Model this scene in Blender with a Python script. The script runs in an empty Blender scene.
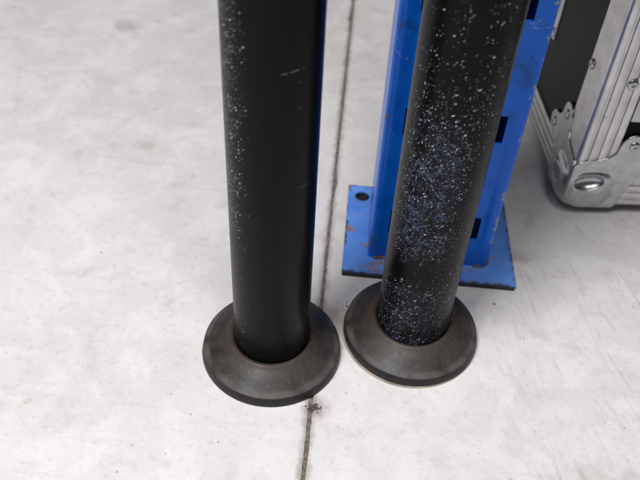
import bpy, bmesh, math, random
from mathutils import Vector, Matrix, noise

random.seed(7)
scene = bpy.context.scene
COL = scene.collection
R = math.radians

# ------------------------------------------------------------------ camera
cam_d = bpy.data.cameras.new('camera')
cam = bpy.data.objects.new('camera', cam_d); COL.objects.link(cam)
F, PITCH, ROLL, YAW = 751.2, 0.76252, 0.06325, -0.03682
fw = Vector((math.sin(YAW)*math.cos(PITCH), math.cos(YAW)*math.cos(PITCH), -math.sin(PITCH)))
r0 = Vector((math.cos(YAW), -math.sin(YAW), 0)); u0 = r0.cross(fw)
rv = math.cos(ROLL)*r0 + math.sin(ROLL)*u0
uv = -math.sin(ROLL)*r0 + math.cos(ROLL)*u0
m = Matrix((rv, uv, -fw)).transposed().to_4x4()
m.translation = Vector((0.04849, -0.38591, 0.49882))
cam.matrix_world = m
cam_d.sensor_width = 36.0; cam_d.lens = F/640*36.0
cam_d.clip_start = 0.01; cam_d.clip_end = 100
cam_d.dof.use_dof = True; cam_d.dof.focus_distance = 0.555; cam_d.dof.aperture_fstop = 7.5
scene.camera = cam

# ------------------------------------------------------------------ world + lamps (indoor hall light)
world = bpy.data.worlds.new('World'); scene.world = world
world.use_nodes = True
bg = world.node_tree.nodes['Background']
bg.inputs[0].default_value = (0.93, 0.95, 1.0, 1); bg.inputs[1].default_value = 0.075

def area(name, loc, target, sx, sy, power, col):
    d = bpy.data.lights.new(name, 'AREA'); d.shape = 'RECTANGLE'; d.size = sx; d.size_y = sy
    d.energy = power; d.color = col
    o = bpy.data.objects.new(name, d); COL.objects.link(o); o.location = loc
    o.rotation_euler = (Vector(target)-Vector(loc)).to_track_quat('-Z', 'Y').to_euler()
    return o
area('ceiling_tube_light', (-0.52, -0.56, 1.75), (-0.15, 0.18, 0), 0.60, 0.75, 37.5, (1.0, 0.985, 0.985))
area('ceiling_tube_light', (0.22, -0.45, 2.1), (0.05, 0.10, 0), 0.5, 0.9, 16, (1.0, 0.985, 0.98))

scene.view_settings.view_transform = 'Standard'
scene.view_settings.look = 'None'
scene.view_settings.exposure = 0.0
scene.view_settings.gamma = 1.0
scene.render.engine = 'CYCLES'

# ------------------------------------------------------------------ node helper
class NB:
    def __init__(s, name):
        s.mat = bpy.data.materials.new(name); s.mat.use_nodes = True
        s.t = s.mat.node_tree; s.p = s.t.nodes['Principled BSDF']
        s.co = s.t.nodes.new('ShaderNodeTexCoord').outputs['Object']
    def _in(s, sock, v):
        if isinstance(v, bpy.types.NodeSocket): s.t.links.new(v, sock)
        elif v is not None:
            if isinstance(v, (tuple, list)) and len(v) == 3 and sock.type == 'RGBA': v = (*v, 1)
            sock.default_value = v
    def set(s, **k):
        for n, v in k.items(): s._in(s.p.inputs[n.replace('_', ' ')], v)
    def math(s, op, a, b=None, c=None, clamp=False):
        n = s.t.nodes.new('ShaderNodeMath'); n.operation = op; n.use_clamp = clamp
        for i, v in enumerate((a, b, c)): s._in(n.inputs[i], v)
        return n.outputs[0]
    def mul(s, a, b): return s.math('MULTIPLY', a, b)
    def add(s, a, b): return s.math('ADD', a, b)
    def sub(s, a, b): return s.math('SUBTRACT', a, b)
    def mx(s, a, b): return s.math('MAXIMUM', a, b)
    def ramp(s, v, lo, hi, a=0.0, b=1.0):          # smooth map range
        n = s.t.nodes.new('ShaderNodeMapRange'); n.interpolation_type = 'SMOOTHSTEP'
        s._in(n.inputs['Value'], v); s._in(n.inputs['From Min'], lo); s._in(n.inputs['From Max'], hi)
        s._in(n.inputs['To Min'], a); s._in(n.inputs['To Max'], b)
        return n.outputs['Result']
    def noise(s, scale, detail=4, rough=0.55, vec=None, dist=0.0, col=False):
        n = s.t.nodes.new('ShaderNodeTexNoise'); s._in(n.inputs['Vector'], vec or s.co)
        n.inputs['Scale'].default_value = scale; n.inputs['Detail'].default_value = detail
        n.inputs['Roughness'].default_value = rough; n.inputs['Distortion'].default_value = dist
        return n.outputs['Color' if col else 'Fac']
    def voro(s, scale, vec=None, feature='F1', rnd=1.0):
        n = s.t.nodes.new('ShaderNodeTexVoronoi'); n.feature = feature
        s._in(n.inputs['Vector'], vec or s.co); n.inputs['Scale'].default_value = scale
        n.inputs['Randomness'].default_value = rnd
        return n
    def sep(s, v):
        n = s.t.nodes.new('ShaderNodeSeparateXYZ'); s._in(n.inputs[0], v); return n.outputs
    def comb(s, x, y, z):
        n = s.t.nodes.new('ShaderNodeCombineXYZ')
        for i, v in enumerate((x, y, z)): s._in(n.inputs[i], v)
        return n.outputs[0]
    def map(s, scale=(1, 1, 1), rot=(0, 0, 0), loc=(0, 0, 0), vec=None):
        n = s.t.nodes.new('ShaderNodeMapping'); s._in(n.inputs['Vector'], vec or s.co)
        n.inputs['Scale'].default_value = scale; n.inputs['Rotation'].default_value = rot
        n.inputs['Location'].default_value = loc
        return n.outputs[0]
    def mix(s, f, a, b):
        n = s.t.nodes.new('ShaderNodeMix'); n.data_type = 'RGBA'
        s._in(n.inputs[0], f); s._in(n.inputs[6], a); s._in(n.inputs[7], b)
        return n.outputs[2]
    def bump(s, h, dist, strength=1.0):
        n = s.t.nodes.new('ShaderNodeBump'); n.inputs['Distance'].default_value = dist
        n.inputs['Strength'].default_value = strength
        s._in(n.inputs['Height'], h); s.t.links.new(n.outputs[0], s.p.inputs['Normal'])
    def dots(s, scale, dens, rmin, rmax, vec=None, rough=0.22):
        """random small dots: radii in cell units, dens = share of cells that carry one"""
        v = s.voro(scale, vec)
        c = s.sep(v.outputs['Color'])
        jit = s.noise(scale*2.2, 3, 0.6, vec=vec)
        rad = s.ramp(c[0], 0.0, 1.0, rmin, rmax)
        q = s.math('DIVIDE', s.add(v.outputs['Distance'], s.mul(s.sub(jit, 0.5), rough)), rad)
        d = s.ramp(q, 0.75, 1.1, 1.0, 0.0)
        on = s.math('LESS_THAN', c[1], dens)
        return s.mul(d, on), c[2]
    def segment(s, x, z, x1, z1, x2, z2, w):
        """a scratch: 1 within w of the segment"""
        dx, dz = x2-x1, z2-z1; L2 = dx*dx+dz*dz
        px, pz = s.sub(x, x1), s.sub(z, z1)
        t = s.math('DIVIDE', s.add(s.mul(px, dx), s.mul(pz, dz)), L2, clamp=True)
        ex, ez = s.sub(px, s.mul(t, dx)), s.sub(pz, s.mul(t, dz))
        d = s.math('SQRT', s.add(s.mul(ex, ex), s.mul(ez, ez)))
        return s.ramp(d, w*0.5, w, 1.0, 0.0)

# ------------------------------------------------------------------ materials
def mat_floor():
    n = NB('worn_concrete')
    X, Y, Z = n.sep(n.co)
    big = n.noise(4.5, 3, 0.5)
    mid = n.noise(22, 7, 0.62, dist=0.6)
    fine = n.noise(160, 6, 0.65)
    c = n.mix(n.ramp(big, 0.3, 0.7), (0.60, 0.578, 0.570), (0.66, 0.640, 0.635))
    c = n.mix(n.ramp(mid, 0.42, 0.66, 0, 0.55), c, (0.75, 0.732, 0.728))
    c = n.mix(n.ramp(n.noise(38, 6, 0.6, vec=n.map(loc=(3, 1, 0))), 0.52, 0.78, 0, 0.5), c, (0.44, 0.405, 0.40))
    c = n.mix(n.ramp(fine, 0.5, 0.8, 0, 0.38), c, (0.34, 0.315, 0.31))
    # trowel and scuff streaks, strongest right of the joint
    wv = n.map(vec=n.map(rot=(0, 0, R(-14))), scale=(1, 0.12, 1))
    st = n.noise(110, 6, 0.68, vec=wv, dist=1.2)
    right = n.ramp(X, 0.12, 0.26)
    amt = n.add(0.08, n.mul(right, 0.5))
    c = n.mix(n.mul(n.ramp(st, 0.52, 0.76), amt), c, (0.34, 0.31, 0.31))
    wv2 = n.map(rot=(0, 0, R(12)), scale=(0.07, 1, 1))
    st2 = n.noise(60, 4, 0.6, vec=wv2, dist=0.3)
    c = n.mix(n.ramp(st2, 0.58, 0.75, 0, 0.35), c, (0.42, 0.39, 0.385))
    # hairline cracks
    dv = n.noise(14, 4, 0.6, col=True)
    dvec = n.t.nodes.new('ShaderNodeVectorMath'); dvec.operation = 'MULTIPLY_ADD'
    n.t.links.new(dv, dvec.inputs[0]); dvec.inputs[1].default_value = (0.07, 0.07, 0); n.t.links.new(n.co, dvec.inputs[2])
    ve = n.voro(4.5, dvec.outputs[0], 'DISTANCE_TO_EDGE')
    crack = n.ramp(ve.outputs['Distance'], 0.0004, 0.0034, 1, 0)
    crack = n.mul(n.mul(crack, n.ramp(X, 0.17, 0.2)), n.ramp(n.noise(7, 2, vec=n.map(loc=(5.3, 2.1, 0))), 0.5, 0.6))
    c = n.mix(n.mul(crack, 0.12), c, (0.25, 0.215, 0.21))
    # pits, grit, pale grains, rusty specks
    pit, _ = n.dots(55, 0.07, 0.02, 0.09, vec=n.map(scale=(1, 1, 0.0)))
    c = n.mix(n.mul(pit, 0.5), c, (0.12, 0.095, 0.085))
    pit2, _ = n.dots(170, 0.10, 0.04, 0.16, vec=n.map(scale=(1, 0.8, 0.0), rot=(0, 0, 0.6)))
    c = n.mix(n.mul(pit2, 0.5), c, (0.2, 0.17, 0.16))
    pale, _ = n.dots(150, 0.05, 0.03, 0.12, vec=n.map(scale=(1, 1, 0.0), loc=(2, 3, 0)))
    c = n.mix(n.mul(pale, 0.7), c, (0.88, 0.88, 0.86))
    rust, _ = n.dots(28, 0.06, 0.02, 0.08, vec=n.map(scale=(1, 1, 0.0), loc=(7, 1, 0)))
    rust = n.mul(rust, n.ramp(fine, 0.35, 0.6))
    c = n.mix(n.mul(rust, 0.4), c, (0.30, 0.17, 0.07))
    # a few stains with a shape of their own
    def stain(x, y, rx, ry, s, col):
        nonlocal c
        dx = n.math('DIVIDE', n.sub(X, x), rx); dy = n.math('DIVIDE', n.sub(Y, y), ry)
        d = n.math('SQRT', n.add(n.mul(dx, dx), n.mul(dy, dy)))
        d = n.add(d, n.add(n.mul(n.sub(mid, 0.5), 1.6), n.mul(n.sub(n.noise(50, 5), 0.5), 1.6)))
        c = n.mix(n.ramp(d, 0.1, 1.2, s, 0), c, col)
    stain(-0.258, 0.513, 0.026, 0.022, 0.45, (0.30, 0.28, 0.27))
    stain(-0.169, 0.261, 0.014, 0.008, 0.4, (0.36, 0.29, 0.25))
    stain(-0.237, 0.233, 0.007, 0.012, 0.3, (0.36, 0.31, 0.27))
    stain(0.052, 0.037, 0.020, 0.018, 0.6, (0.28, 0.21, 0.16))
    stain(0.040, -0.052, 0.014, 0.010, 0.8, (0.12, 0.10, 0.09))
    stain(0.215, 0.135, 0.022, 0.012, 0.5, (0.33, 0.27, 0.22))
    stain(0.255, -0.105, 0.040, 0.030, 0.45, (0.33, 0.28, 0.25))
    # grime that has crept out of the joint
    jd = n.math('ABSOLUTE', n.sub(X, 0.0372))
    jd = n.add(jd, n.mul(n.sub(n.noise(70, 4), 0.5), 0.012))
    c = n.mix(n.ramp(jd, 0.001, 0.007, 0.6, 0), c, (0.27, 0.235, 0.21))
    n.set(Base_Color=c, Roughness=n.ramp(mid, 0.3, 0.7, 0.5, 0.66), Specular_IOR_Level=0.4)
    h = n.add(n.mul(mid, 0.6), n.mul(fine, 0.35))
    h = n.sub(h, n.mul(pit, 0.5))
    n.bump(h, 0.0022, 0.6)
    return n.mat

def mat_grit():
    n = NB('joint_grit')
    a = n.noise(300, 5, 0.7); b = n.noise(900, 3, 0.7)
    c = n.mix(n.ramp(a, 0.35, 0.65), (0.10, 0.082, 0.070), (0.25, 0.21, 0.175))
    c = n.mix(n.ramp(b, 0.58, 0.7), c, (0.42, 0.36, 0.29))
    n.set(Base_Color=c, Roughness=0.95, Specular_IOR_Level=0.2); n.bump(n.add(a, b), 0.001, 1.0)
    return n.mat

def mat_tube(kind):
    n = NB('black_powder_coat')
    X, Y, Z = n.sep(n.co)
    wob = n.noise(45, 3)
    if kind == 'edge':       # flecks only down its left flank
        mask = n.ramp(n.add(X, n.mul(n.sub(wob, 0.5), 0.010)), -0.0225, -0.0085, 1.0, 0.0)
        zden = n.mx(n.ramp(Z, 0.125, 0.195, 0.07, 1.0), n.mul(n.ramp(Z, 0.046, 0.054), n.ramp(Z, 0.072, 0.064, 0, 0.2)))
        zden = n.mul(zden, n.ramp(Z, 0.285, 0.315, 1.0, 0.6))
        clump = n.ramp(n.noise(70, 2), 0.3, 0.62, 0.3, 1.0)
        dens = n.mul(n.mul(mask, zden), clump)
        haze = n.mul(n.mul(mask, n.ramp(n.noise(160, 5, 0.7), 0.54, 0.70)), n.ramp(Z, 0.12, 0.17, 0.0, 0.4))
        sc = n.mx(n.segment(X, Z, 0.0083, 0.2792, 0.0208, 0.2811, 0.00035),
                  n.segment(X, Z, 0.0192, 0.1953, 0.0262, 0.1939, 0.00035))
        sc = n.mul(sc, n.ramp(n.noise(420, 2), 0.46, 0.62, 0.02, 0.32))
    else:                    # flecks and rub marks over the whole front
        S = n.add(n.mul(X, 0.987), n.mul(Y, -0.158))          # across the side that shows
        mid = n.mul(n.ramp(S, -0.029, -0.022), n.ramp(n.add(S, n.mul(n.sub(wob, 0.5), 0.016)), 0.010, 0.026, 1.0, 0.05))
        wide = n.mul(n.ramp(S, -0.030, -0.026), n.ramp(S, 0.022, 0.029, 1.0, 0.1))
        up = n.ramp(Z, 0.215, 0.300, 1.1, 0.10)
        low = n.mul(n.ramp(n.add(Z, n.mul(n.sub(wob, 0.5), 0.02)), 0.095, 0.138), up)
        foot = n.mul(n.ramp(n.add(Z, n.mul(n.sub(wob, 0.5), 0.02)), 0.098, 0.084), 0.85)
        gap = n.mul(0.30, n.ramp(S, -0.015, 0.0))
        clump = n.ramp(n.noise(110, 4, 0.65), 0.33, 0.60, 0.18, 1.2)
        dens = n.mul(n.mx(n.mx(n.mul(low, mid), n.mul(foot, wide)), gap), clump)
        rub = n.mul(n.ramp(n.noise(70, 4, 0.6), 0.36, 0.58), n.ramp(n.noise(260, 5, 0.75, dist=1.5), 0.44, 0.62))
        core = n.mul(n.ramp(S, -0.026, -0.014), n.ramp(S, 0.004, 0.019, 1, 0))
        hz = n.mul(n.ramp(n.add(Z, n.mul(n.sub(wob, 0.5), 0.03)), 0.100, 0.140), n.ramp(Z, 0.190, 0.245, 1.0, 0.0))
        haze = n.mul(n.mul(rub, core), hz)
        haze = n.mx(haze, n.mul(n.mul(rub, n.ramp(Z, 0.090, 0.07)), n.mul(core, 0.55)))
        sc = n.mx(n.segment(S, Z, 0.0287, 0.2590, 0.0294, 0.34, 0.00035), n.segment(S, Z, 0.0287, 0.2590, 0.0262, 0.2565, 0.0004))
        sc = n.mul(sc, 0.22)
    d1, c1 = n.dots(520, n.mul(dens, 0.85), 0.02, 0.23)
    # short slanting nicks
    d2, c2 = n.dots(400, n.mul(dens, 1.1), 0.05, 0.20, vec=n.map(vec=n.map(rot=(0, R(32), 0)), scale=(0.36, 1, 1.35)))
    d3, c3 = n.dots(1050, n.mul(dens, 0.9), 0.08, 0.38)
    m1 = n.mul(d1, n.ramp(c1, 0, 0.7, 0.12, 1.0)); m2 = n.mul(d2, n.ramp(c2, 0, 1, 0.2, 1.0)); m3 = n.mul(d3, n.ramp(c3, 0.1, 1, 0.02, 0.6))
    d4, c4 = n.dots(210, 0.05, 0.05, 0.22, rough=0.5)
    fl = n.mx(n.mx(n.mx(m1, m2), m3), n.mul(d4, 0.035))
    if sc is not None: fl = n.mx(fl, sc)
    smudge = n.ramp(n.noise(55, 5, 0.65, vec=n.map(loc=(4, 2, 7))), 0.5, 0.8)
    c = n.mix(n.mul(smudge, 0.5), (0.0030, 0.0030, 0.0033), (0.0070, 0.0067, 0.0067))
    c = n.mix(n.mul(haze, 0.85), c, (0.070, 0.085, 0.150))
    c = n.mix(fl, c, n.mix(n.ramp(n.noise(600, 2), 0.4, 0.6), (0.55, 0.64, 0.88), (0.88, 0.90, 0.95)))
    n.set(Base_Color=c, Roughness=n.ramp(smudge, 0, 1, 0.33, 0.40), Specular_IOR_Level=0.13)
    n.bump(n.add(n.mul(n.noise(1100, 2), 0.10), n.mul(n.mx(fl, haze), 0.6)), 0.00025, 0.6)
    return n.mat

def mat_flange():
    n = NB('worn_dark_steel')
    X, Y, Z = n.sep(n.co)
    rad = n.math('SQRT', n.add(n.mul(X, X), n.mul(Y, Y)))
    a = n.noise(38, 6, 0.62); b = n.noise(240, 5, 0.6)
    c = n.mix(n.ramp(a, 0.33, 0.68), (0.019, 0.0165, 0.0155), (0.046, 0.039, 0.036))
    c = n.mix(n.ramp(b, 0.55, 0.75, 0, 0.5), c, (0.085, 0.075, 0.070))
    brown = n.mul(n.ramp(n.add(rad, n.mul(n.sub(a, 0.5), 0.03)), 0.042, 0.033), 0.5)
    c = n.mix(brown, c, (0.075, 0.052, 0.038))
    rst = n.mul(n.ramp(n.noise(90, 5, 0.7, vec=n.map(loc=(1, 8, 2))), 0.60, 0.72), 0.3)
    c = n.mix(rst, c, (0.16, 0.105, 0.07))
    pale, _ = n.dots(210, 0.07, 0.06, 0.2)
    c = n.mix(n.mul(pale, 0.5), c, (0.32, 0.29, 0.26))
    edge = n.ramp(n.add(Z, n.mul(n.sub(b, 0.5), 0.004)), 0.0078, 0.0101)
    edge = n.mul(edge, n.ramp(Z, 0.0128, 0.0105))
    c = n.mix(n.mul(edge, n.ramp(a, 0.4, 0.6, 0.0, 0.45)), c, (0.13, 0.12, 0.115))
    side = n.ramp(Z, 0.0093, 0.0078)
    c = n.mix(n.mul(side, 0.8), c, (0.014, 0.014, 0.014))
    n.set(Base_Color=c, Roughness=n.ramp(a, 0.3, 0.7, 0.38, 0.56), Metallic=0.0, Specular_IOR_Level=0.27)
    n.bump(n.add(n.mul(a, 0.4), n.mul(b, 0.3)), 0.0012, 0.5)
    return n.mat

def mat_blue(kind):
    n = NB('chipped_blue_paint')
    X, Y, Z = n.sep(n.co)
    a = n.noise(30, 5, 0.6); b = n.noise(120, 6, 0.65); f = n.noise(500, 3)
    if kind == 'plate':
        c = n.mix(n.ramp(a, 0.3, 0.7), (0.085, 0.235, 0.70), (0.140, 0.320, 0.80))
        c = n.mix(n.ramp(b, 0.5, 0.8, 0, 0.5), c, (0.16, 0.27, 0.58))
        ex = n.sub(n.math('ABSOLUTE', X), 0.079); ey = n.sub(n.math('ABSOLUTE', Y), 0.062)
        ed = n.mx(ex, ey)                                    # 0 at the rim, negative inside
        near = n.ramp(ed, -0.026, 0.0, 0.0, 0.10)
        foot = n.ramp(n.mx(n.sub(n.math('ABSOLUTE', X), 0.058), n.sub(n.math('ABSOLUTE', n.add(Y, 0.0)), 0.042)), 0.012, 0.0, 0.0, 0.05)
        rs = n.ramp(n.add(n.noise(48, 6, 0.68, vec=n.map(loc=(2, 5, 1))), n.add(near, foot)), 0.64, 0.70)
        rc = n.mix(n.ramp(b, 0.4, 0.6), (0.20, 0.115, 0.055), (0.34, 0.22, 0.13))
        c = n.mix(n.mul(rs, 0.85), c, rc)
        dk = n.ramp(n.add(b, n.ramp(ed, -0.006, 0.001, 0, 0.25)), 0.66, 0.76)
        c = n.mix(n.mul(dk, 0.8), c, (0.05, 0.04, 0.035))
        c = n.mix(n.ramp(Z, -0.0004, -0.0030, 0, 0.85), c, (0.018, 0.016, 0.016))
        ro = n.ramp(rs, 0, 1, 0.36, 0.8)
        n.bump(n.add(n.mul(a, 0.3), n.mul(n.mx(rs, dk), -0.4)), 0.0008, 0.7)
    else:
        c = n.mix(n.ramp(a, 0.3, 0.7), (0.002, 0.140, 0.78), (0.004, 0.185, 0.88))
        c = n.mix(n.ramp(n.noise(26, 4, vec=n.map(loc=(3, 3, 3), scale=(1, 1, 0.5))), 0.55, 0.72, 0, 0.5), c, (0.006, 0.11, 0.52))
        stn = n.mul(n.ramp(n.noise(40, 5, 0.6, vec=n.map(loc=(9, 1, 4))), 0.57, 0.72), 0.45)
        c = n.mix(stn, c, (0.012, 0.035, 0.08))
        low = n.ramp(Z, 0.05, 0.0, 0.0, 0.10)
        chip = n.ramp(n.add(n.noise(85, 5, 0.7, vec=n.map(loc=(1, 4, 9))), n.add(low, n.ramp(n.math('ABSOLUTE', X), 0.049, 0.054, 0, 0.09))), 0.66, 0.71)
        c = n.mix(n.mul(chip, 0.8), c, (0.13, 0.085, 0.055))
        sw = n.map(vec=n.map(rot=(0, R(35), 0)), scale=(1, 1, 0.06))
        scr = n.mul(n.ramp(n.noise(420, 2, vec=sw), 0.66, 0.72), n.ramp(n.noise(30, 2, vec=n.map(loc=(6, 6, 2))), 0.56, 0.66))
        c = n.mix(n.mul(scr, 0.55), c, (0.55, 0.62, 0.72))
        kn = n.ramp(n.add(n.noise(70, 4, 0.65, vec=n.map(loc=(7, 7, 1))), n.ramp(X, 0.0478, 0.0525, 0, 0.13)), 0.66, 0.70)
        c = n.mix(n.mul(kn, n.ramp(X, 0.044, 0.047, 0, 0.75)), c, (0.34, 0.37, 0.42))
        web = None
        for q in ((0.0355, 0.2435, 0.0420, 0.2450), (0.0420, 0.2450, 0.0436, 0.2485), (0.0400, 0.2395, 0.0490, 0.2417), (0.0413, 0.2440, 0.0392, 0.2400), (0.0370, 0.2425, 0.0395, 0.2435)):
            e = n.segment(X, Z, *q, 0.00045); web = e if web is None else n.mx(web, e)
        web = n.mul(web, n.ramp(n.noise(500, 2), 0.42, 0.60, 0.05, 0.6))
        c = n.mix(web, c, (0.55, 0.62, 0.72))
        ro = 0.24
        n.bump(n.add(n.mul(a, 0.5), n.mul(chip, -0.4)), 0.0008, 0.5)
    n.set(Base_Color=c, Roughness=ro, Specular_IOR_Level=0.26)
    return n.mat

def mat_alu(dull=False):
    n = NB('scuffed_aluminium')
    a = n.noise(60, 5, 0.6); b = n.noise(300, 3, vec=n.map(scale=(1, 1, 0.08)))
    c = n.mix(n.ramp(a, 0.3, 0.7), (0.60, 0.59, 0.59), (0.76, 0.75, 0.75))
    gr = n.ramp(n.noise(120, 5, 0.7), 0.58, 0.72, 0, 0.5)
    c = n.mix(gr, c, (0.22, 0.20, 0.18))
    n.set(Base_Color=c, Roughness=n.ramp(b, 0.3, 0.7, 0.30, 0.45), Metallic=0.92)
    n.bump(b, 0.0004, 0.25)
    return n.mat

def mat_chrome():
    n = NB('dull_plated_steel')
    a = n.noise(70, 5, 0.65)
    c = n.mix(n.ramp(a, 0.35, 0.7), (0.45, 0.45, 0.46), (0.60, 0.60, 0.61))
    n.set(Base_Color=c, Roughness=n.ramp(a, 0.3, 0.7, 0.20, 0.34), Metallic=1.0)
    n.bump(n.noise(180, 4), 0.0004, 0.25)
    return n.mat

def mat_plain(name, col, rough, bump=0.0, scale=400, var=0.35, metallic=0.0, spec=0.4):
    n = NB(name)
    a = n.noise(scale, 4); b = n.noise(40, 5)
    c = n.mix(n.ramp(b, 0.3, 0.7), tuple(v*(1-var) for v in col), tuple(min(1, v*(1+var)) for v in col))
    n.set(Base_Color=c, Roughness=rough, Metallic=metallic, Specular_IOR_Level=spec)
    if bump: n.bump(a, bump, 0.6)
    return n.mat

M = dict(floor=mat_floor(), grit=mat_grit(), tube_edge=mat_tube('edge'), tube_full=mat_tube('full'), flange=mat_flange(),
         plate=mat_blue('plate'), upright=mat_blue('upright'), alu=mat_alu(), chrome=mat_chrome(),
         lam=mat_plain('black_laminate', (0.0035, 0.0035, 0.0038), 0.40, 0.0004, 500, spec=0.09),
         pad=mat_plain('tan_glide', (0.36, 0.30, 0.245), 0.7, 0.0003),
         dark=mat_plain('black_plastic', (0.012, 0.012, 0.012), 0.6, 0.0003),
         weld=mat_plain('rusty_weld', (0.20, 0.12, 0.07), 0.75, 0.0008, 300, 0.5),
         dirt=mat_plain('grey_dirt', (0.085, 0.068, 0.055), 0.95, 0.0006, 700, 0.5),
         red=mat_plain('red_flake', (0.32, 0.06, 0.04), 0.7),
         white=mat_plain('white_paper', (0.72, 0.72, 0.76), 0.6, 0, 300, 0.05))

# ------------------------------------------------------------------ object helpers
def obj(name, bm, mat, parent=None, loc=None, rot=None, smooth=35, bevel=None):
    bmesh.ops.recalc_face_normals(bm, faces=bm.faces)
    me = bpy.data.meshes.new(name); bm.to_mesh(me); bm.free()
    me.materials.append(mat)
    if smooth is not None:
        me.polygons.foreach_set('use_smooth', [True]*len(me.polygons))
        me.set_sharp_from_angle(angle=R(smooth))
    o = bpy.data.objects.new(name, me); COL.objects.link(o)
    if parent: o.parent = parent
    if loc is not None: o.location = loc
    if rot is not None: o.rotation_euler = rot
    if bevel:
        b = o.modifiers.new('bevel', 'BEVEL'); b.width = bevel; b.segments = 2; b.limit_method = 'ANGLE'; b.angle_limit = R(40)
    return o

def thing(name, label, cat, loc=(0, 0, 0), rz=0, group=None):
    o = bpy.data.objects.new(name, None); COL.objects.link(o)
    o.location = loc; o.rotation_euler = (0, 0, rz); o.empty_display_size = 0.05
    tag(o, label, cat, group); return o
def tag(o, label, cat, group=None):
    o['label'] = label; o['category'] = cat
    if group: o['group'] = group

def bake(o):
    """apply modifiers without operators"""
    dg = bpy.context.evaluated_depsgraph_get()
    me = bpy.data.meshes.new_from_object(o.evaluated_get(dg))
    o.modifiers.clear(); old = o.data; me.name = old.name; o.data = me; bpy.data.meshes.remove(old)

def add_box(bm, x0, x1, y0, y1, z0, z1):
    v = [bm.verts.new(p) for p in ((x0,y0,z0),(x1,y0,z0),(x1,y1,z0),(x0,y1,z0),(x0,y0,z1),(x1,y0,z1),(x1,y1,z1),(x0,y1,z1))]
    for f in ((0,3,2,1),(4,5,6,7),(0,1,5,4),(1,2,6,5),(2,3,7,6),(3,0,4,7)): bm.faces.new([v[i] for i in f])

def lathe(prof, seg=128, cap=False):
    bm = bmesh.new(); rings = []
    for r, z in prof:
        rings.append([bm.verts.new((r*math.cos(2*math.pi*i/seg), r*math.sin(2*math.pi*i/seg), z)) for i in range(seg)])
    for a, b in zip(rings, rings[1:]):
        for i in range(seg): bm.faces.new((a[i], a[(i+1) % seg], b[(i+1) % seg], b[i]))
    if cap: bm.faces.new(rings[0]); bm.faces.new(rings[-1])
    return bm

def prism(bm, pts, axis_map, d0, d1):
    a = [bm.verts.new(axis_map(u, v, d0)) for u, v in pts]; b = [bm.verts.new(axis_map(u, v, d1)) for u, v in pts]
    bm.faces.new(a); bm.faces.new(list(reversed(b)))
    for i in range(len(pts)):
        j = (i+1) % len(pts); bm.faces.new((a[i], a[j], b[j], b[i]))

# ------------------------------------------------------------------ floor: two slabs with an open saw joint
JX, HW = 0.0372, 0.0016
def build_floor():
    bm = bmesh.new()
    ys = [-4.0, -1.5]; y = -0.6
    while y < 1.6: ys.append(y); y += 0.0014
    ys += [2.5, 5.0]
    for side in (-1, 1):
        rows = []
        for y in ys:
            w = noise.noise((y*60, side*3.1, 0.5))*0.0004 + noise.noise((y*260, side*7.7, 1.5))*0.0004
            chip = max(0.0, noise.noise((y*33, side*5.3, 9.1))-0.35)*0.007
            e = JX + side*(HW + w + chip)
            ch = 0.0008 + chip*0.5 + abs(noise.noise((y*150, side, 4)))*0.0006
            rows.append([bm.verts.new(p) for p in ((e, y, -0.012), (e, y, -ch), (e+side*(ch+0.0006), y, -0.0001), (e+side*0.006, y, 0), (JX+side*5, y, 0))])
        for a, b in zip(rows, rows[1:]):
            for i in range(4): bm.faces.new((a[i], a[i+1], b[i+1], b[i]))
    o = obj('floor', bm, M['floor'], smooth=50); o['kind'] = 'structure'
    for p in o.data.polygons:
        if p.normal.z < 0 : pass
    bm = bmesh.new(); rows = []
    for y in ys:
        rows.append([bm.verts.new((JX + t*0.011, y, -0.0014 + noise.noise((y*30, t*2, 2))*0.0006 + noise.noise((y*500, t*5, 7))*0.0003)) for t in (-1, -0.5, -0.2, 0, 0.2, 0.5, 1)])
    for a, b in zip(rows, rows[1:]):
        for i in range(6): bm.faces.new((a[i], a[i+1], b[i+1], b[i]))
    o = obj('floor_joint', bm, M['grit']); o['kind'] = 'structure'
build_floor()

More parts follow.
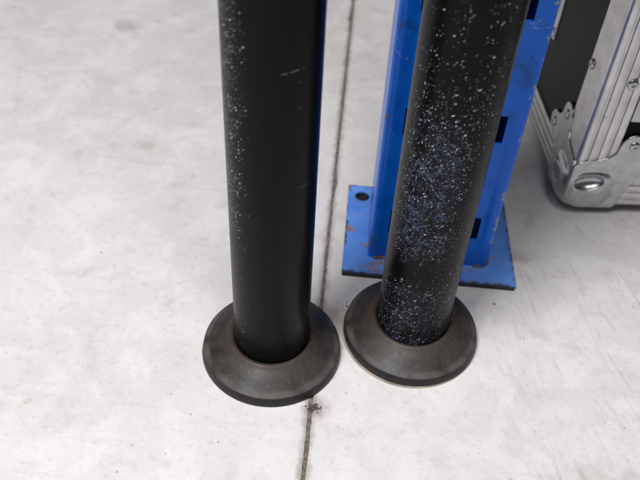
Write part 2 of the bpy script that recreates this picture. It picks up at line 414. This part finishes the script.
# ------------------------------------------------------------------ blue rack upright
def build_rack():
    px0, px1, py0, py1 = 0.0525, 0.2110, 0.0908, 0.2140
    cx, cy = (px0+px1)/2, (py0+py1)/2
    t = thing('rack_upright', 'blue steel racking upright with slots, on a chipped square foot plate behind the posts', 'rack upright', (cx, cy, 0), 0)
    # foot plate with its anchor hole
    bm = bmesh.new(); add_box(bm, px0-cx, px1-cx, py0-cy, py1-cy, -0.0050, 0.0)
    plate = obj('foot_plate', bm, M['plate'], t, loc=(0, 0, 0.0078))
    cut_bm = lathe([(0.0072, -0.02), (0.0072, 0.02)], 40, True)
    cut = obj('cutter', cut_bm, M['plate'], None, loc=(0.0672, 0.1975, 0.006))
    b = plate.modifiers.new('hole', 'BOOLEAN'); b.object = cut; b.operation = 'DIFFERENCE'; b.solver = 'EXACT'
    bv = plate.modifiers.new('bevel', 'BEVEL'); bv.width = 0.0007; bv.segments = 2; bv.limit_method = 'ANGLE'; bv.angle_limit = R(50)
    bpy.context.view_layer.update(); bake(plate)
    bpy.data.objects.remove(cut, do_unlink=True)
    plate.data.polygons.foreach_set('use_smooth', [True]*len(plate.data.polygons)); plate.data.set_sharp_from_angle(angle=R(35))
    # dark packing shim under the plate
    bm = bmesh.new(); add_box(bm, px0-cx+0.0005, px1-cx-0.0005, py0-cy+0.0006, py1-cy-0.0006, 0.0, 0.0027)
    obj('packing_shim', bm, M['dark'], t, bevel=0.0004)
    # folded column: C section, slotted front
    W, D, rad = 0.1085, 0.072, 0.0035
    x0 = 0.0760-cx; x1 = x0+W; yf = 0.1115-cy; yb = yf+D
    pts = [(x0+W*0.5-0.001, yb), (x0+0.004, yb), (x0, yb-0.004), (x0, yb-0.02)]
    for k in range(6):
        a = math.pi + k/5*math.pi/2
        pts.append((x0+rad+rad*math.cos(a), yf+rad+rad*math.sin(a)))
    st = 0.0007
    s0, s1 = x0+0.0085, x0+0.0100
    sl = [(0.0145+x0, 0.0250+x0)]
    pts += [(s0, yf), (s1, yf+st), (sl[0][0], yf+st), (sl[0][1], yf+st), (x0+0.045, yf+st), (x0+0.0465, yf+0.007)]
    mir = [(x0+x1-x, y) for x, y in reversed(pts)]
    pts = pts + mir
    H = 1.35
    zs = [0.0]; slots = []
    z = 0.0535-0.0078
    while z < H-0.03:
        zs += [z-0.013, z-0.0105, z+0.0105, z+0.013]; slots.append((z-0.013, z+0.013)); z += 0.1063
    zs += [H]
    bm = bmesh.new()
    grid = [[bm.verts.new((x, y, z)) for x, y in pts] for z in zs]
    lx = (sl[0][0], sl[0][1]); rx = (x0+x1-sl[0][1], x0+x1-sl[0][0])
    for i in range(len(zs)-1):
        zc = (zs[i]+zs[i+1])/2; inslot = any(a < zc < b for a, b in slots)
        for j in range(len(pts)-1):
            xc = (pts[j][0]+pts[j+1][0])/2; yc = (pts[j][1]+pts[j+1][1])/2
            if inslot and yc < yf+0.005 and (lx[0] < xc < lx[1] or rx[0] < xc < rx[1]): continue
            bm.faces.new((grid[i][j], grid[i][j+1], grid[i+1][j+1], grid[i+1][j]))
    col = obj('column', bm, M['upright'], t, loc=(0, 0, 0.0078))
    sm = col.modifiers.new('gauge', 'SOLIDIFY'); sm.thickness = 0.0018; sm.offset = 0
    col.data.materials.append(M['upright'])
    bpy.context.view_layer.update(); bake(col)
    col.data.polygons.foreach_set('use_smooth', [True]*len(col.data.polygons)); col.data.set_sharp_from_angle(angle=R(30))
    # rusty weld runs at the column's foot
    def weld(path):
        bm = bmesh.new(); seg = 8; rings = []
        n_ = 26
        for i in range(n_+1):
            f = i/n_*(len(path)-1); k = min(int(f), len(path)-2); p = Vector(path[k]).lerp(Vector(path[k+1]), f-k)
            d = (Vector(path[k+1])-Vector(path[k])).normalized(); s = d.cross(Vector((0, 0, 1)))
            rr = 0.0021*(1+0.35*math.sin(i*1.9)+0.25*random.uniform(-1, 1))*(0.4 if i in (0, n_) else 1)
            rings.append([bm.verts.new(p + s*rr*math.cos(a*2*math.pi/seg) + Vector((0, 0, rr*math.sin(a*2*math.pi/seg)))) for a in range(seg)])
        for a, b in zip(rings, rings[1:]):
            for i in range(seg): bm.faces.new((a[i], a[(i+1) % seg], b[(i+1) % seg], b[i]))
        bm.faces.new(rings[0]); bm.faces.new(rings[-1])
        obj('weld_bead', bm, M['weld'], t, loc=(0, 0, 0.0080), smooth=60)
    weld([(x1-0.012, yf-0.0010, 0), (x1-0.002, yf+0.0004, 0), (x1+0.0012, yf+0.005, 0), (x1+0.0014, yf+0.022, 0)])
    bm = bmesh.new(); add_box(bm, x1+0.0015, x1+1.25, yf-0.060, yf+0.85, 0.500, 0.535)
    obj('shade_board', bm, M['lam'], t, bevel=0.002)      # unseen board, added overhead to shade the floor between rack and case
    weld([(x0+0.030, yf+0.0002, 0), (x0+0.012, yf-0.0002, 0), (x0+0.004, yf-0.0012, 0)])
build_rack()

# ------------------------------------------------------------------ the two black posts
RT = 0.030
def build_post(loc, rf, mat, label, pad):
    t = thing('tubular_post', label, 'post', loc, 0, 'black posts with round feet')
    z0 = 0.0011 if pad else 0.0
    h1 = 0.0095
    prof = [(0.010, z0), (rf-0.0012, z0), (rf-0.0002, z0+0.0008), (rf, z0+0.002), (rf-0.0014, h1-0.0008), (rf-0.0018, h1-0.0002), (rf-0.0026, h1+0.0002),
            (rf-0.0045, h1+0.0009), (0.046, 0.0158), (0.0385, 0.0196), (0.0362, 0.0208), (0.0352, 0.0218), (0.0340, 0.0224), (0.0325, 0.0222), (0.0312, 0.0214), (0.0303, 0.0200), (0.0301, 0.016)]
    obj('foot_flange', lathe(prof, 160), M['flange'], t, smooth=28)
    if pad:
        obj('glide_pad', lathe([(0.005, 0.0), (rf+0.0001, 0.0), (rf+0.0003, 0.0004), (rf, 0.0010), (0.005, 0.0010)], 128), M['pad'], t, loc=(-0.0008, -0.0006, 0))
    H = 0.92
    obj('tube', lathe([(RT-0.003, H-0.002), (RT-0.0006, H), (RT, H-0.0006), (RT, 0.008), (RT-0.003, 0.008)], 160), mat, t, smooth=40)
    bm = lathe([(RT-0.0031, H-0.01), (RT-0.0031, H-0.0005), (RT-0.008, H+0.001), (0.0004, H+0.0016)], 96)
    obj('end_cap', bm, M['dark'], t)
build_post((0, 0, 0), 0.0572, M['tube_edge'], 'black tubular post flecked white along its left edge, its foot covering the floor joint', False)
build_post((0.1148, 0.0316, 0), 0.0571, M['tube_full'], 'black tubular post scuffed white across its front, standing before the blue upright', True)

# ------------------------------------------------------------------ flight case
def build_case():
    yaw = R(5.0)
    CW, CD, CH = 0.52, 0.42, 0.42
    t = thing('flight_case', 'black flight case with ribbed aluminium edges and plated ball corners', 'flight case', (0.2668, 0.2050, 0.0125), yaw)
    # laminate panels, slightly inside the trims
    def panel(name, b):
        bm = bmesh.new(); add_box(bm, *b); return obj(name, bm, M['lam'], t, bevel=0.0005)
    s = 0.0022; th = 0.009
    panel('front_panel', (s+th, CW-s-th, s, s+th, s, CH-s))
    panel('back_panel', (s+th, CW-s-th, CD-s-th, CD-s, s, CH-s))
    panel('side_panel', (s, s+th-0.0001, s, CD-s, s, CH-s))
    panel('side_panel', (CW-s-th+0.0001, CW-s, s, CD-s, s, CH-s))
    panel('lid_panel', (s+th, CW-s-th, s+th, CD-s-th, CH-s-th, CH-s-0.0002))
    panel('bottom_panel', (s+th, CW-s-th, s+th, CD-s-th, s+0.0002, s+th))
    for fx_ in (0.055, CW-0.055):
        for fy_ in (0.055, CD-0.055):
            obj('rubber_foot', lathe([(0.0004, -0.0125), (0.014, -0.0125), (0.016, -0.0105), (0.018, 0.003), (0.0004, 0.003)], 40), M['dark'], t, loc=(fx_, fy_, 0))
    # ribbed angle trim: section in (a, b), extruded along length
    def section(ribbed):
        leg = 0.0365; n = []
        prof = []
        rr = 0.0060
        # along leg a (outer face b = 0), from its far end to the rounded arris
        ribs, hts = [0.0365, 0.0362, 0.0352], [0.0016, 0.0004, 0.0]
        for g0 in (0.0305, 0.0215, 0.0125):
            ribs += [g0, g0-0.0010, g0-0.0020, g0-0.0032, g0-0.0042, g0-0.0050]; hts += [0.0, 0.0003, 0.0015, 0.0015, 0.0003, 0.0]
        ribs += [0.0064]; hts += [0.0]
        A = [(r, h) for r, h in zip(ribs, hts)]
        arc = [(rr - rr*math.sin(k/6*math.pi/2), rr - rr*math.cos(k/6*math.pi/2)) for k in range(7)]
        B = [(h, r) for r, h in reversed(A)] if ribbed else [(0.0, 0.0065), (0.0, 0.0408), (0.0006, 0.0415)]
        leg_b = leg if ribbed else 0.0415
        outer = A + arc + B
        inner = [(0.0021, leg_b), (0.0021, 0.0021), (leg, 0.0021)]
        return outer + inner
    RIB, FLAT = section(True), section(False)
    def trim(fn, L0, L1, SEC=None):
        SEC = SEC or RIB
        bm = bmesh.new()
        a = [bm.verts.new(fn(u, v, L0)) for u, v in SEC]; b = [bm.verts.new(fn(u, v, L1)) for u, v in SEC]
        for i in range(len(SEC)):
            j = (i+1) % len(SEC); bm.faces.new((a[i], a[j], b[j], b[i]))
        bm.faces.new(a); bm.faces.new(list(reversed(b)))
        obj('edge_trim', bm, M['alu'], t, smooth=25)
    g = 0.0375
    fx = (lambda v: v, lambda v: CW-v); fy = (lambda v: v, lambda v: CD-v); fz = (lambda v: v, lambda v: CH-v)
    for X in fx:
        for Y in fy: trim(lambda u, v, L, X=X, Y=Y: (X(u), Y(v), L), g, CH-g, FLAT)
        for Z in fz: trim(lambda u, v, L, X=X, Z=Z: (X(u), L, Z(v)), g, CD-g)
    for Y in fy:
        for Z in fz: trim(lambda u, v, L, Y=Y, Z=Z: (L, Y(u), Z(v)), g, CW-g)
    # ball corner: three lobed plates round a bulged ball, with lens-shaped dents
    pts = []
    def arc(cx, cy, r, a0, a1, k):
        for i in range(k+1):
            a = R(a0+(a1-a0)*i/k); pts.append((cx+r*math.cos(a), cy+r*math.sin(a)))
    half = []
    pts += [(-0.0005, 0.013), (0.013, -0.0005), (0.050, -0.0005)]
    pts += [(0.0535, 0.002), (0.0555, 0.010), (0.0575, 0.021), (0.061, 0.029), (0.067, 0.0355)]
    arc(0.0755, 0.0495, 0.0125, -75, 100, 9)
    pts += [(0.068, 0.0635), (0.066, 0.066), (0.0635, 0.068)]
    arc(0.0495, 0.0755, 0.0125, -10, 165, 9)
    pts += [(0.0355, 0.067), (0.029, 0.061), (0.021, 0.0575), (0.010, 0.0555), (0.002, 0.0535), (-0.0005, 0.050)]
    bmc = bmesh.new()
    d0, d1 = -0.0018, 0.0016
    prism(bmc, pts, lambda u, v, d: (u, d, v), d0, d1)
    prism(bmc, pts, lambda u, v, d: (d, u, v), d0, d1)
    prism(bmc, pts, lambda u, v, d: (u, v, d), d0, d1)
    ball = bmesh.new()
    bmesh.ops.create_icosphere(ball, subdivisions=5, radius=1.0)
    for v in ball.verts:                                   # a soft-cornered cube
        k = (abs(v.co.x)**3+abs(v.co.y)**3+abs(v.co.z)**3)**(1/3)
        v.co = v.co/k*0.0290 + Vector((0.0225, 0.0225, 0.0225))
    bmm = bpy.data.meshes.new('tmp'); ball.to_mesh(bmm); ball.free(); bmc.from_mesh(bmm); bpy.data.meshes.remove(bmm)
    core = obj('ball_corner', bmc, M['chrome'], None)
    rm = core.modifiers.new('fuse', 'REMESH'); rm.mode = 'VOXEL'; rm.voxel_size = 0.0007
    cb = bmesh.new()
    def dent(c, r, rot):
        mt = Matrix.Translation(c) @ rot.to_4x4() @ Matrix.Diagonal((*r, 1))
        bmesh.ops.create_icosphere(cb, subdivisions=4, radius=1.0, matrix=mt)
    I = Matrix.Identity(3)
    dent((0.0170, -0.0080, 0.0335), (0.0165, 0.0092, 0.0090), Matrix.Rotation(R(-10), 3, 'Y'))
    dent((-0.0080, 0.0270, 0.0275), (0.0092, 0.0165, 0.0095), Matrix.Rotation(R(10), 3, 'X'))
    cut = obj('cutter', cb, M['chrome'], None)
    bo = core.modifiers.new('dents', 'BOOLEAN'); bo.object = cut; bo.solver = 'EXACT'; bo.operation = 'DIFFERENCE'
    rm2 = core.modifiers.new('fuse2', 'REMESH'); rm2.mode = 'VOXEL'; rm2.voxel_size = 0.0006
    smo = core.modifiers.new('smooth', 'SMOOTH'); smo.factor = 0.5; smo.iterations = 5
    bpy.context.view_layer.update(); bake(core)
    bpy.data.objects.remove(cut, do_unlink=True)
    core.data.polygons.foreach_set('use_smooth', [True]*len(core.data.polygons))
    rivet_me = None
    def rivet(parent, loc, rot):
        nonlocal rivet_me
        if rivet_me is None:
            bm = lathe([(0.0052, 0.0), (0.0050, 0.0010), (0.0040, 0.0018), (0.0026, 0.0022), (0.0018, 0.0020), (0.0014, 0.0006), (0.0003, 0.0004)], 32)
            o = obj('rivet', bm, M['chrome'], parent, loc, rot); rivet_me = o.data
        else:
            o = bpy.data.objects.new('rivet', rivet_me); COL.objects.link(o); o.parent = parent; o.location = loc; o.rotation_euler = rot
    FR, LE, BO = (R(90), 0, 0), (0, R(-90), 0), (R(180), 0, 0)
    # eight corners: same bracket turned to each corner of the case
    spots = []
    for top in (0, 1):
        for k, (X, Y) in enumerate(((0, 0), (CW, 0), (CW, CD), (0, CD))):
            spots.append((X, Y, top, k))
    for i, (X, Y, top, k) in enumerate(spots):
        o = core if i == 0 else core.copy()
        if i: COL.objects.link(o)
        o.parent = t
        if top:
            o.location = (X, Y, CH); o.rotation_euler = (R(180), 0, R(90*k+90))
        else:
            o.location = (X, Y, 0); o.rotation_euler = (0, 0, R(90*k))
        for (u, v) in ((0.0495, 0.0755), (0.0755, 0.0495)):
            rivet(o, (u, -0.0017, v), FR); rivet(o, (-0.0017, u, v), LE)
    # rivets along the trims that show
    for z in (0.141, 0.205): rivet(t, (0.0262, -0.0001, z), FR)
    for z in (0.140, 0.225): rivet(t, (-0.0001, 0.0350, z), LE)
    # paper sticker on the front panel beside the trim
    bm = bmesh.new(); add_box(bm, 0.0385, 0.098, s-0.0003, s+0.0002, 0.1010, 0.150)
    obj('paper_sticker', bm, M['white'], t)
    # sprung carrying handle dish on the visible side
    bm = bmesh.new()
    add_box(bm, s-0.0014, s+0.0005, 0.150, 0.290, 0.100, 0.225)
    obj('handle_plate', bm, M['chrome'], t, bevel=0.001)
    bm = bmesh.new(); add_box(bm, s-0.0024, s-0.0012, 0.163, 0.277, 0.125, 0.2)
    obj('handle_dish', bm, M['dark'], t, bevel=0.0008)
    bm = bmesh.new()
    seg = 12; path = [(s-0.002, 0.172, 0.163), (s-0.012, 0.178, 0.163), (s-0.014, 0.19, 0.163), (s-0.014, 0.25, 0.163), (s-0.012, 0.262, 0.163), (s-0.002, 0.268, 0.163)]
    rings = []
    for i, p in enumerate(path):
        a = Vector(path[max(0, i-1)]); b = Vector(path[min(len(path)-1, i+1)]); d = (b-a).normalized(); sx = d.cross(Vector((0, 0, 1)))
        rings.append([bm.verts.new(Vector(p)+sx*0.005*math.cos(2*math.pi*k/seg)+Vector((0, 0, 0.005*math.sin(2*math.pi*k/seg)))) for k in range(seg)])
    for a, b in zip(rings, rings[1:]):
        for k in range(seg): bm.faces.new((a[k], a[(k+1) % seg], b[(k+1) % seg], b[k]))
    bm.faces.new(rings[0]); bm.faces.new(rings[-1])
    obj('handle_grip', bm, M['dark'], t, smooth=60)
    for (y, z) in ((0.1565, 0.1065), (0.2835, 0.1065), (0.1565, 0.2185), (0.2835, 0.2185)): rivet(t, (s-0.0013, y, z), LE)
build_case()

# ------------------------------------------------------------------ dirt lying on the floor
def clump(loc, n_, spread, size, mat, label, cat, name):
    bm = bmesh.new()
    for _ in range(n_):
        x, y = random.gauss(0, spread), random.gauss(0, spread*0.7); r = size*random.uniform(0.35, 1.0)
        mt = Matrix.Translation((x, y, r*0.35)) @ Matrix.Rotation(random.uniform(0, 6.28), 4, 'Z') @ Matrix.Diagonal((r, r*random.uniform(0.5, 0.9), r*0.4, 1))
        vs = bmesh.ops.create_icosphere(bm, subdivisions=2, radius=1.0, matrix=mt)['verts']
        for v in vs: v.co += Vector((noise.noise(v.co*900), noise.noise(v.co*900+Vector((5, 0, 0))), 0.4*noise.noise(v.co*900+Vector((0, 7, 0)))))*r*0.45
    o = obj(name, bm, mat, None, loc, smooth=60); tag(o, label, cat)
clump((0.0405, -0.0530, 0), 70, 0.0024, 0.0010, M['dirt'], 'clump of grey dirt on the joint just in front of the left foot', 'dirt', 'dirt_clump')
clump((0.0600, 0.0530, 0), 14, 0.0035, 0.0010, M['dirt'], 'brown crumbs of dirt on the floor between the two round feet', 'dirt', 'dirt_clump')
clump((0.1910, 0.0730, 0), 2, 0.0008, 0.0014, M['red'], 'tiny red flake on the floor in front of the blue foot plate', 'flake', 'paint_flake')
